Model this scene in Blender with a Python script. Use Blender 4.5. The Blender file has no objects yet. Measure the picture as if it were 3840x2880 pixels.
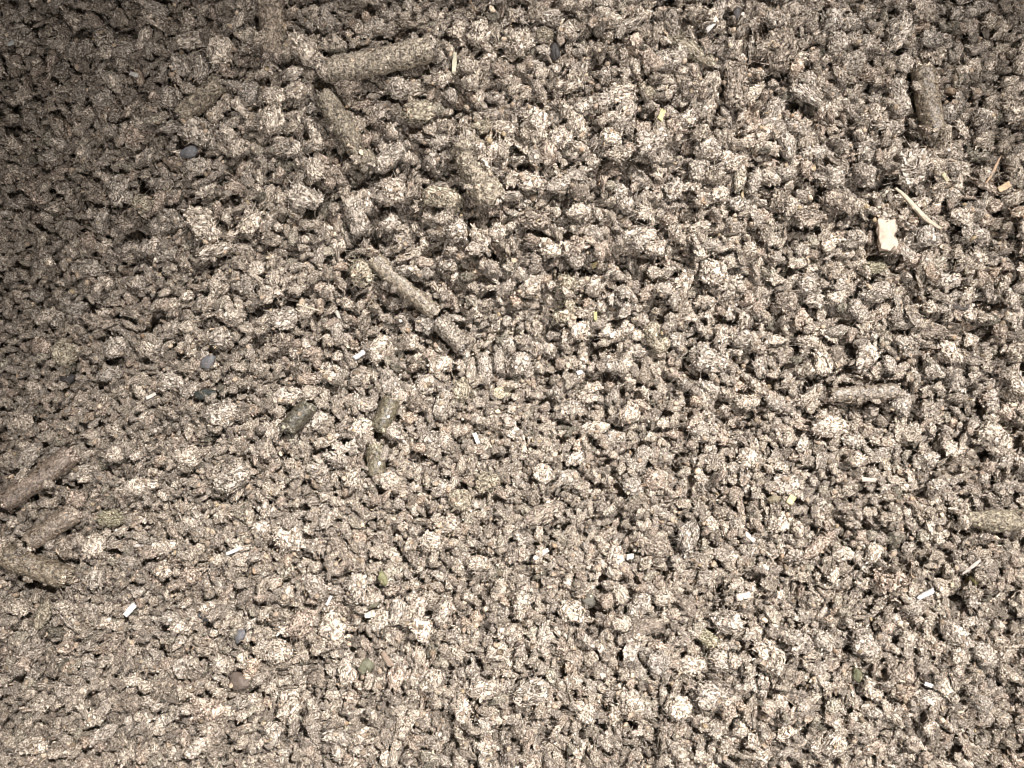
import bpy, bmesh, math, random
import numpy as np
from mathutils import Vector, Euler, Matrix

random.seed(7)
rng = np.random.default_rng(7)
SC = bpy.context.scene
COL = SC.collection
MM = 0.001

# ------------------------------------------------------------------ camera
CAMH = 185.0            # mm above the mean surface of the feed
PPM = 15.0              # photograph pixels per mm on that surface
cam_d = bpy.data.cameras.new('camera')
cam_d.sensor_width = 36.0
cam_d.lens = 36.0 * CAMH / 256.0
cam_d.clip_start = 0.01
cam_d.clip_end = 10.0
cam = bpy.data.objects.new('camera', cam_d)
cam.location = (0, 0, CAMH * MM)
COL.objects.link(cam)
SC.camera = cam
cam_d.dof.use_dof = True
cam_d.dof.focus_distance = 0.184
cam_d.dof.aperture_fstop = 13.0

# ------------------------------------------------------------------ light
world = bpy.data.worlds.new('World')
SC.world = world
world.use_nodes = True
bg = world.node_tree.nodes['Background']
bg.inputs['Color'].default_value = (1.0, 0.96, 0.93, 1)
bg.inputs['Strength'].default_value = 0.075

def aim(o, tgt):
    d = Vector(tgt) - o.location
    o.rotation_euler = d.to_track_quat('-Z', 'Y').to_euler()

ld = bpy.data.lights.new('ceiling_spot', 'SPOT')
ld.energy = 106.0
ld.color = (1.0, 0.964, 0.945)
ld.spot_size = math.radians(23)
ld.spot_blend = 1.0
ld.shadow_soft_size = 0.03
lo = bpy.data.objects.new('ceiling_spot', ld)
lo.location = (0.33, 0.49, 0.77)
aim(lo, (0.022, -0.055, 0))
COL.objects.link(lo)

ad = bpy.data.lights.new('added_fill', 'AREA')  # added fill lamp, brightens the heap towards the bottom of the view
ad.shape = 'DISK'
ad.size = 0.07
ad.energy = 2.0
ad.color = (1.0, 0.965, 0.955)
ao = bpy.data.objects.new('added_fill', ad)
ao.location = (0.05, -0.33, 0.44)
aim(ao, (0.01, -0.13, 0))
COL.objects.link(ao)

SC.view_settings.view_transform = 'Standard'
SC.view_settings.look = 'None'
SC.view_settings.exposure = 0.14
SC.view_settings.gamma = 1.0
SC.render.engine = 'CYCLES'
SC.cycles.max_bounces = 5
SC.cycles.filter_width = 1.1
SC.cycles.diffuse_bounces = 2

# ------------------------------------------------------------------ noise
_perm = np.random.default_rng(3).permutation(256)
_perm = np.concatenate([_perm, _perm, _perm])
_g = np.random.default_rng(4).normal(size=(256, 3))
_g /= np.linalg.norm(_g, axis=1)[:, None]

def perlin(P):
    P = np.asarray(P, dtype=np.float64)
    I = np.floor(P).astype(int)
    F = P - I
    I &= 255
    U = F * F * F * (F * (F * 6 - 15) + 10)
    out = 0
    for dx in (0, 1):
        wx = U[:, 0] if dx else 1 - U[:, 0]
        for dy in (0, 1):
            wy = U[:, 1] if dy else 1 - U[:, 1]
            for dz in (0, 1):
                wz = U[:, 2] if dz else 1 - U[:, 2]
                h = _perm[_perm[_perm[(I[:, 0] + dx) & 255] + ((I[:, 1] + dy) & 255)] + ((I[:, 2] + dz) & 255)]
                g = _g[h]
                d = g[:, 0] * (F[:, 0] - dx) + g[:, 1] * (F[:, 1] - dy) + g[:, 2] * (F[:, 2] - dz)
                out = out + wx * wy * wz * d
    return out * 1.6

# ------------------------------------------------------------------ materials
def new_mat(name):
    m = bpy.data.materials.new(name)
    m.use_nodes = True
    nt = m.node_tree
    return m, nt, nt.nodes['Principled BSDF']

def N(nt, kind, **kw):
    n = nt.nodes.new(kind)
    for k, v in kw.items():
        setattr(n, k, v)
    return n

def math_n(nt, op, a, b=None, c=None):
    n = N(nt, 'ShaderNodeMath', operation=op)
    for i, v in enumerate((a, b, c)):
        if v is None: continue
        if isinstance(v, (int, float)): n.inputs[i].default_value = v
        else: nt.links.new(v, n.inputs[i])
    return n.outputs[0]

def vmath(nt, op, a, b=None):
    n = N(nt, 'ShaderNodeVectorMath', operation=op)
    for i, v in enumerate((a, b)):
        if v is None: continue
        if isinstance(v, (tuple, list)): n.inputs[i].default_value = v
        else: nt.links.new(v, n.inputs[i])
    return n.outputs[0]

def ramp(nt, fac, stops, interp='LINEAR'):
    n = N(nt, 'ShaderNodeValToRGB')
    n.color_ramp.interpolation = interp
    el = n.color_ramp.elements
    while len(el) < len(stops): el.new(0.5)
    for e, (p, c) in zip(el, stops):
        e.position = p
        e.color = (c[0], c[1], c[2], 1)
    nt.links.new(fac, n.inputs[0])
    return n.outputs[0]

def noise(nt, vec, scale, detail=2, rough=0.5, dist=0.0):
    n = N(nt, 'ShaderNodeTexNoise')
    n.inputs['Scale'].default_value = scale
    n.inputs['Detail'].default_value = detail
    n.inputs['Roughness'].default_value = rough
    n.inputs['Distortion'].default_value = dist
    nt.links.new(vec, n.inputs['Vector'])
    return n.outputs['Fac']

def mixc(nt, fac, a, b, mode='MIX'):
    n = N(nt, 'ShaderNodeMix', data_type='RGBA', blend_type=mode)
    if isinstance(fac, (int, float)): n.inputs[0].default_value = fac
    else: nt.links.new(fac, n.inputs[0])
    for i, v in ((6, a), (7, b)):
        if isinstance(v, tuple): n.inputs[i].default_value = (v[0], v[1], v[2], 1)
        else: nt.links.new(v, n.inputs[i])
    return n.outputs[2]

def fibre_material(name, freq, dark, mid, pale, rough, spec, bump, stuff_ramp=None, sheen=0.0, fleck=0.62, cross=6.5, bran=0.09):
    """matted plant fibre: long streaks that wander round the lump, specks of pale bran"""
    m, nt, bs = new_mat(name)
    at = N(nt, 'ShaderNodeAttribute', attribute_name='lco').outputs['Vector']
    info = N(nt, 'ShaderNodeObjectInfo')
    off = vmath(nt, 'SCALE', (1, 1, 1)); off.node.inputs[3].default_value = 1.0
    comb = N(nt, 'ShaderNodeCombineXYZ')
    r = info.outputs['Random']
    nt.links.new(math_n(nt, 'MULTIPLY', r, 91.0), comb.inputs[0])
    nt.links.new(math_n(nt, 'MULTIPLY', r, 37.0), comb.inputs[1])
    nt.links.new(math_n(nt, 'MULTIPLY', r, 53.0), comb.inputs[2])
    base = vmath(nt, 'ADD', at, comb.outputs[0])
    # wandering
    wn = N(nt, 'ShaderNodeTexNoise'); wn.inputs['Scale'].default_value = 1.1 * freq; wn.inputs['Detail'].default_value = 1.5
    nt.links.new(base, wn.inputs['Vector'])
    w = vmath(nt, 'SUBTRACT', wn.outputs['Color'], (0.5, 0.5, 0.5))
    ws = N(nt, 'ShaderNodeVectorMath', operation='SCALE'); nt.links.new(w, ws.inputs[0]); ws.inputs[3].default_value = 1.6 / freq
    warped = vmath(nt, 'ADD', base, ws.outputs[0])
    st = vmath(nt, 'MULTIPLY', warped, (1.1, cross, cross))
    f1 = noise(nt, st, freq, 3, 0.6)
    f2 = noise(nt, vmath(nt, 'MULTIPLY', warped, (cross * .8, 1.2, cross * .8)), freq * 1.2, 2, 0.6)
    f3 = noise(nt, base, freq * 1.6, 2, 0.5)
    f4 = noise(nt, base, freq * 5.0, 2, 0.6)
    sel = ramp(nt, f3, [(0.44, (0, 0, 0)), (0.56, (1, 1, 1))])
    fib = mixc(nt, sel, f1, f2)
    fibv = math_n(nt, 'ADD', math_n(nt, 'MULTIPLY', fib, 0.84), math_n(nt, 'MULTIPLY', f4, 0.16))
    vo = N(nt, 'ShaderNodeTexVoronoi'); vo.inputs['Scale'].default_value = freq * 2.6
    nt.links.new(vmath(nt, 'MULTIPLY', warped, (.8, 1.7, 1.7)), vo.inputs['Vector'])
    sp = N(nt, 'ShaderNodeSeparateColor'); nt.links.new(vo.outputs['Color'], sp.inputs[0])
    isf = math_n(nt, 'MULTIPLY', math_n(nt, 'GREATER_THAN', sp.outputs[0], 1 - bran), math_n(nt, 'LESS_THAN', vo.outputs['Distance'], 0.42))
    c = ramp(nt, fibv, [(0.385, dark), (0.455, mid), (0.53, tuple(0.5 * a + 0.5 * b for a, b in zip(mid, pale))), (fleck, pale)])
    c = mixc(nt, math_n(nt, 'MULTIPLY', isf, 0.75), c, pale)
    cell = ramp(nt, sp.outputs[1], [(0.0, (.50, .49, .47)), (0.45, (.92, .91, .90)), (1.0, (1.5, 1.49, 1.47))])
    c = mixc(nt, .85 if bran else 0.0, c, cell, 'MULTIPLY')
    # each piece its own tint
    if stuff_ramp:
        wnz = N(nt, 'ShaderNodeTexWhiteNoise', noise_dimensions='1D')
        nt.links.new(math_n(nt, 'MULTIPLY', r, 777.0), wnz.inputs['W'])
        tint = ramp(nt, wnz.outputs['Value'], stuff_ramp, 'CONSTANT')
        c = mixc(nt, 1.0, c, tint, 'MULTIPLY')
    c = mixc(nt, 1.0, c, info.outputs['Color'], 'MULTIPLY')
    nt.links.new(c, bs.inputs['Base Color'])
    bs.inputs['Roughness'].default_value = rough
    bs.inputs['Specular IOR Level'].default_value = spec
    if sheen:
        bs.inputs['Sheen Weight'].default_value = sheen
        bs.inputs['Sheen Roughness'].default_value = 0.5
    bp = N(nt, 'ShaderNodeBump')
    bp.inputs['Strength'].default_value = bump
    bp.inputs['Distance'].default_value = 0.0006
    nt.links.new(math_n(nt, 'ADD', fibv, math_n(nt, 'ADD', math_n(nt, 'MULTIPLY', isf, 0.2), math_n(nt, 'MULTIPLY', sp.outputs[1], 0.3 if bran else 0.0))), bp.inputs['Height'])
    nt.links.new(bp.outputs[0], bs.inputs['Normal'])
    return m

TINTS = [(0.0, (0.78, 0.75, 0.72)), (0.14, (1, .98, .95)), (0.30, (1.1, 1.06, 1.0)), (0.46, (.9, .86, .80)),
         (0.60, (1.22, 1.17, 1.1)), (0.72, (.98, .90, .84)), (0.82, (.62, .59, .55)), (0.90, (.95, .95, .88)),
         (0.925, (1.45, 1.40, 1.34)), (0.97, (1.1, .98, .88)), (0.985, (.42, .42, .38))]
DARK, MID, PALE = (0.044, 0.035, 0.027), (0.180, 0.153, 0.126), (0.74, 0.665, 0.58)
M_crumb = fibre_material('matted_fibre', 0.74, DARK, MID, PALE, 0.85, 0.25, 1.0, TINTS)
M_single = fibre_material('matted_fibre_large', 0.95, DARK, MID, PALE, 0.85, 0.25, 1.0, None)
M_pellet = fibre_material('pressed_fibre', 1.5, (0.055, 0.043, 0.033), (0.165, 0.138, 0.108), (0.52, 0.46, 0.37), 0.6, 0.35, 0.8, None, 0.0, 0.63, 3.0, 0.05)
M_gloss = fibre_material('pressed_gloss', 1.7, (0.030, 0.024, 0.019), (0.085, 0.071, 0.057), (0.27, 0.235, 0.19), 0.36, 0.5, 0.4, None, 0.0, 0.66, 3.0, 0.03)
M_smooth = fibre_material('smooth_husk', 1.0, (0.60, 0.60, 0.60), (0.75, 0.75, 0.75), (1.0, 1.0, 1.0), 0.55, 0.35, 0.5, None, 0.0, 0.75, 3.0, 0.0)
M_wood = fibre_material('pale_wood', 1.6, (0.42, 0.42, 0.42), (0.72, 0.72, 0.72), (1.0, 1.0, 1.0), 0.6, 0.35, 0.4, None, 0.0, 0.6, 9.0, 0.0)
FTINT = [(0.0, (.8, .76, .72)), (0.28, (1.1, 1.05, 1)), (0.5, (1.4, 1.32, 1.22)), (0.70, (.6, .56, .5)), (0.80, (1.9, 1.84, 1.74)),
         (0.88, (1.2, 1.13, .9)), (0.92, (2.4, 2.3, 2.15)), (0.97, (1.15, 1.0, .85))]
M_fine = fibre_material('fine_flake', 1.4, (0.12, 0.09, 0.066), (0.24, 0.19, 0.145), (0.48, 0.41, 0.33), 0.8, 0.3, 0.4, FTINT, 0.0)

# ------------------------------------------------------------------ geometry templates
def ico(sub):
    bm = bmesh.new()
    bmesh.ops.create_icosphere(bm, subdivisions=sub, radius=1.0)
    V = np.array([v.co[:] for v in bm.verts])
    F = np.array([[v.index for v in f.verts] for f in bm.faces])
    bm.free()
    return V, F
ICO = {s: ico(s) for s in (2, 3, 4, 5)}

def make_mesh(name, V, F, mat, lco=None, smooth=True):
    me = bpy.data.meshes.new(name)
    F = np.asarray(F)
    nv, nf, k = len(V), len(F), F.shape[1]
    me.vertices.add(nv); me.loops.add(nf * k); me.polygons.add(nf)
    me.vertices.foreach_set('co', np.asarray(V, np.float32).ravel())
    me.loops.foreach_set('vertex_index', F.astype(np.int32).ravel())
    me.polygons.foreach_set('loop_start', np.arange(0, nf * k, k, dtype=np.int32))
    me.polygons.foreach_set('use_smooth', np.full(nf, smooth))
    a = me.attributes.new('lco', 'FLOAT_VECTOR', 'POINT')
    a.data.foreach_set('vector', np.asarray(V if lco is None else lco, np.float32).ravel())
    me.materials.append(mat)
    me.update(calc_edges=True)
    me.validate()
    return me

def vnormals(V, F):
    n = np.cross(V[F[:, 1]] - V[F[:, 0]], V[F[:, 2]] - V[F[:, 0]])
    out = np.zeros_like(V)
    for k in range(3): np.add.at(out, F[:, k], n)
    return out / (np.linalg.norm(out, axis=1)[:, None] + 1e-9)

ASPECT = {'B': 1.12, 'C': 1.2, 'E': 1.75, 'Q': 1.8, 'F': 1.5}

def crumb_geo(kind, seed, sub, frays=26, hairs=14):
    r = np.random.default_rng(seed)
    U, F = ICO[sub]
    off = r.uniform(-80, 80, 3)
    a = ASPECT[kind]
    P = U.copy()
    amp = 1.0
    if kind == 'Q':                                   # broken stub of a pellet: blunt cylinder
        e = 4.5
        x = P[:, 0]; rad = np.sqrt(1 - np.clip(np.abs(x), 0, 1) ** e + 1e-6)
        yz = P[:, 1:] / (np.linalg.norm(P[:, 1:], axis=1)[:, None] + 1e-6)
        P = np.column_stack([np.sign(x) * np.abs(x) ** .8, yz * np.minimum(rad, 1)[:, None] * (1 - 0.5 * np.abs(x) ** 8)[:, None]])
        amp = 0.62
    elif kind == 'C':                                 # angular: cut by a few planes
        for _ in range(r.integers(6, 11)):
            n = r.normal(size=3); n /= np.linalg.norm(n)
            d = r.uniform(0.45, 0.78)
            s = P @ n - d
            P = P - np.outer(np.clip(s, 0, None) * 0.96, n)
        P *= 1.16
    elif kind == 'E':
        P[:, 1:] *= (1 - 0.35 * np.abs(P[:, 0]) ** 2.5)[:, None]
        t = r.uniform(-.35, .35)
        P[:, 1] += t * (P[:, 0] ** 2 - .3)
    elif kind == 'F':                                 # curled flake
        cu = r.uniform(.5, 1.3) * r.choice([-1, 1])
        P[:, 2] = P[:, 2] + cu * (P[:, 1] ** 2 - .3) + r.uniform(-.6, .6) * (P[:, 0] ** 2 - .3)
        amp = .8
    P = P * np.array([a, 1, 1])
    Nn = vnormals(P, F)
    d = 0.24 * amp * perlin(P * 1.0 + off)
    d += 0.11 * amp * perlin(P * 2.1 + off + 9)
    # lumps and clefts
    n3 = perlin(P * 3.0 + off + 21)
    d -= 0.10 * (1 - np.clip(np.abs(n3) * 5, 0, 1)) * (0.7 + 0.3 * amp)
    d += 0.03 * amp * perlin(P * 4.6 + off + 33)
    # layered ledges along the fibre
    W = P + 0.35 * np.column_stack([perlin(P * 1.6 + off + s) for s in (41, 52, 63)])
    f = perlin(W * np.array([1.4, 5.5, 5.5]) + off + 5)
    d += 0.10 * f
    saw = (perlin(W * np.array([2.4, 3.0, 3.0]) + off + 77) * 3.2) % 1.0
    d += 0.10 * (saw - .5)
    if sub >= 4:
        d += 0.045 * perlin(W * np.array([3.5, 12, 12]) + off + 11)
        d += 0.025 * perlin(P * 10 + off + 14)
    P = P + Nn * d[:, None]
    P -= (P.max(0) + P.min(0)) / 2
    P /= (P.max(0) - P.min(0)) / 2 / np.array([a, 1, 1])
    Vs, Fs, L = [P], [F], [P.copy()]
    base = len(P)
    Nn = vnormals(P, F)
    # frays: little curled scraps lifting off the surface
    fs_ = .72 if sub == 5 else 1.2
    for k in range(frays):
        i = r.integers(len(P)); p, n = P[i], Nn[i]
        t = np.cross(n, r.normal(size=3)); t[0] += 0.8; t -= n * (t @ n); t /= np.linalg.norm(t) + 1e-6
        b = np.cross(n, t)
        ln, wd = r.uniform(.2, .7) * fs_, r.uniform(.09, .26) * fs_
        lift = r.uniform(.0, .12) if r.random() < .6 else r.uniform(.15, .55)
        S = np.linspace(0, 1, 5)
        pts = []
        for s in S:
            c = p + t * ln * s * (1 - .25 * s * lift) + n * (lift * ln * s * s - .02)
            ww = wd * (1 - .75 * abs(s - .35) ** 1.2 / .6)
            for q in (-1, 0, 1):
                pts.append(c + b * q * max(ww, .015) + n * (.012 - .22 * wd * q * q + .012 * r.normal()))
        pts = np.array(pts)
        fs = []
        for s in range(4):
            for q in range(2):
                A = s * 3 + q
                fs += [[A, A + 1, A + 4], [A, A + 4, A + 3]]
        Vs.append(pts); Fs.append(np.array(fs) + base); L.append(pts * 1.0 + r.uniform(-1, 1, 3)); base += len(pts)
    for k in range(hairs):
        i = r.integers(len(P)); p, n = P[i], Nn[i]
        dirv = n * .5 + r.normal(size=3) * .7; dirv /= np.linalg.norm(dirv)
        bend = r.normal(size=3) * .9
        ln = r.uniform(.3, .95); wd = r.uniform(.014, .034)
        S = np.linspace(0, 1, 6)
        C = np.array([p + dirv * ln * s + bend * ln * .5 * s * s for s in S])
        side = np.cross(dirv, bend); side /= np.linalg.norm(side) + 1e-6
        up = np.cross(side, dirv)
        ring = [side * wd, -side * wd * .5 + up * wd * .87, -side * wd * .5 - up * wd * .87]
        pts = np.array([c + q * (1 - .6 * s) for c, s in zip(C, S) for q in ring])
        fs = []
        for s in range(5):
            for q in range(3):
                A, B = s * 3 + q, s * 3 + (q + 1) % 3
                fs += [[A, B, B + 3], [A, B + 3, A + 3]]
        Vs.append(pts); Fs.append(np.array(fs) + base); L.append(pts + r.uniform(-2, 2, 3)); base += len(pts)
    return np.concatenate(Vs), np.concatenate(Fs), np.concatenate(L)

# ------------------------------------------------------------------ the heap: a height field that pieces are dropped on
HX, HY, RES = 170.0, 135.0, 0.3
DEPTH = 9.0             # mm of loose feed over the base
gx = np.arange(-HX, HX, RES); gy = np.arange(-HY, HY, RES)
GX, GY = np.meshgrid(gx, gy)          # [iy, ix]
def terrain(x, y):
    x = np.asarray(x, float); y = np.asarray(y, float)
    g = lambda cx, cy, sx, sy: np.exp(-((x - cx) / sx) ** 2 - ((y - cy) / sy) ** 2)
    z = -17 * g(-124, 24, 36, 66) - 11 * g(126, 92, 46, 44) - 15.0 * g(16, 6, 78, 34) + 3.0 * g(-20, 78, 60, 22)
    z = z + 3.5 * g(20, -78, 120, 34) - 4 * g(-34, 20, 12, 34) - 4 * g(95, 10, 30, 40)
    sh = x.shape
    P = np.column_stack([x.ravel() * .022, y.ravel() * .022, np.zeros(x.size)])
    P2 = np.column_stack([x.ravel() * .06, y.ravel() * .06, np.zeros(x.size) + 7.5])
    return z + (2.2 * perlin(P + 3.3) + 1.8 * perlin(P2)).reshape(sh)
TER = terrain(GX, GY)
H = TER - DEPTH

def drop(x, y, rx, ry, rz, ang, pct=72, sink=0.0):
    """centre height for an ellipsoid resting on the heap; the heap rises under it"""
    R = max(rx, ry)
    i0 = int((x - R + HX) / RES); i1 = int((x + R + HX) / RES) + 2
    j0 = int((y - R + HY) / RES); j1 = int((y + R + HY) / RES) + 2
    i0 = max(i0, 0); j0 = max(j0, 0); i1 = min(i1, H.shape[1]); j1 = min(j1, H.shape[0])
    if i1 - i0 < 1 or j1 - j0 < 1: return float(terrain(x, y))
    sx = GX[j0:j1, i0:i1] - x; sy = GY[j0:j1, i0:i1] - y
    c, s = math.cos(ang), math.sin(ang)
    u = (sx * c + sy * s) / rx; v = (-sx * s + sy * c) / ry
    q = 1 - u * u - v * v
    m = q > 0
    h = H[j0:j1, i0:i1]
    if not m.any():
        return float(h.mean()) + rz * .5
    cap = np.sqrt(q[m]) * rz
    z = np.percentile(h[m] + cap, pct) - sink
    hm = h[m]
    h[m] = np.maximum(hm, z + cap)
    return float(z)

def hval(x, y):
    i = np.clip(((x + HX) / RES).astype(int), 0, H.shape[1] - 1)
    j = np.clip(((y + HY) / RES).astype(int), 0, H.shape[0] - 1)
    return H[j, i]

def img2world(px, py, z=0.0):
    k = (CAMH - z) / CAMH
    return (px - 1920) / PPM * k, (1440 - py) / PPM * k

def spot(px, py):
    x, y = img2world(px, py)
    for _ in range(3):
        x, y = img2world(px, py, float(terrain(x, y)) + 1.5)
    return x, y

# ground sheet under everything
def ground():
    st = 8
    X, Y, Z = GX[::st, ::st], GY[::st, ::st], TER[::st, ::st] - DEPTH - .5
    ny, nx = X.shape
    V = np.column_stack([X.ravel(), Y.ravel(), Z.ravel()]) * MM
    idx = np.arange(nx * ny).reshape(ny, nx)
    F = np.column_stack([idx[:-1, :-1].ravel(), idx[:-1, 1:].ravel(), idx[1:, 1:].ravel(), idx[1:, :-1].ravel()])
    me = make_mesh('ground', V, F, M_crumb, lco=V * 300)
    o = bpy.data.objects.new('ground', me); COL.objects.link(o)
    o['kind'] = 'structure'
ground()

# ---- the crumbs nobody could count --------------------------------------------------
stuff_pts, stuff_rot, stuff_scl, stuff_idx = [], [], [], []
KINDS = ['B', 'C', 'E', 'C', 'F', 'B', 'C', 'E', 'C', 'Q', 'C', 'B', 'C', 'F', 'E', 'C', 'C', 'B',
         'E', 'C', 'F', 'C', 'B', 'C', 'Q', 'F', 'E', 'C', 'F', 'C', 'E']
def add_stuff(x, y, size, pct=70):
    size *= .93 + .15 * min(1, max(-1, (y - 12 + .25 * x) / 45)) + .13 * min(1, max(0, (-y - 25) / 40))
    k = random.randrange(len(KINDS)); kind = KINDS[k]
    a = ASPECT[kind]
    s = size / 2
    thick = (0.32 if kind == 'F' else random.uniform(.42, .82))
    sx, sy, sz = s * random.uniform(.85, 1.15), s * random.uniform(.75, 1.05), s * thick
    if kind in 'EQ': sx *= .82; sy *= .82; sz *= .9
    ang = random.uniform(0, math.tau)
    z = drop(x, y, sx * a * .9, sy * .9, sz * .9, ang, pct)
    stuff_pts.append((x, y, z)); stuff_scl.append((sx, sy, sz)); stuff_idx.append(k)
    t = .55
    stuff_rot.append((random.gauss(0, t), random.gauss(0, t * .7), ang))

def fill(n, smin, smax, cand, pct):
    xs = rng.uniform(-HX + 3, HX - 3, (n, cand)); ys = rng.uniform(-HY + 3, HY - 3, (n, cand))
    tz = terrain(xs, ys)
    for i in range(n):
        b = int(np.argmin(hval(xs[i], ys[i]) - tz[i]))
        u = random.random() ** 1.7
        add_stuff(xs[i][b], ys[i][b], smin + (smax - smin) * u, pct)
fill(11000, 2.6, 5.4, 3, 64)
fill(12500, 2.0, 5.2, 4, 78)

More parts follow.
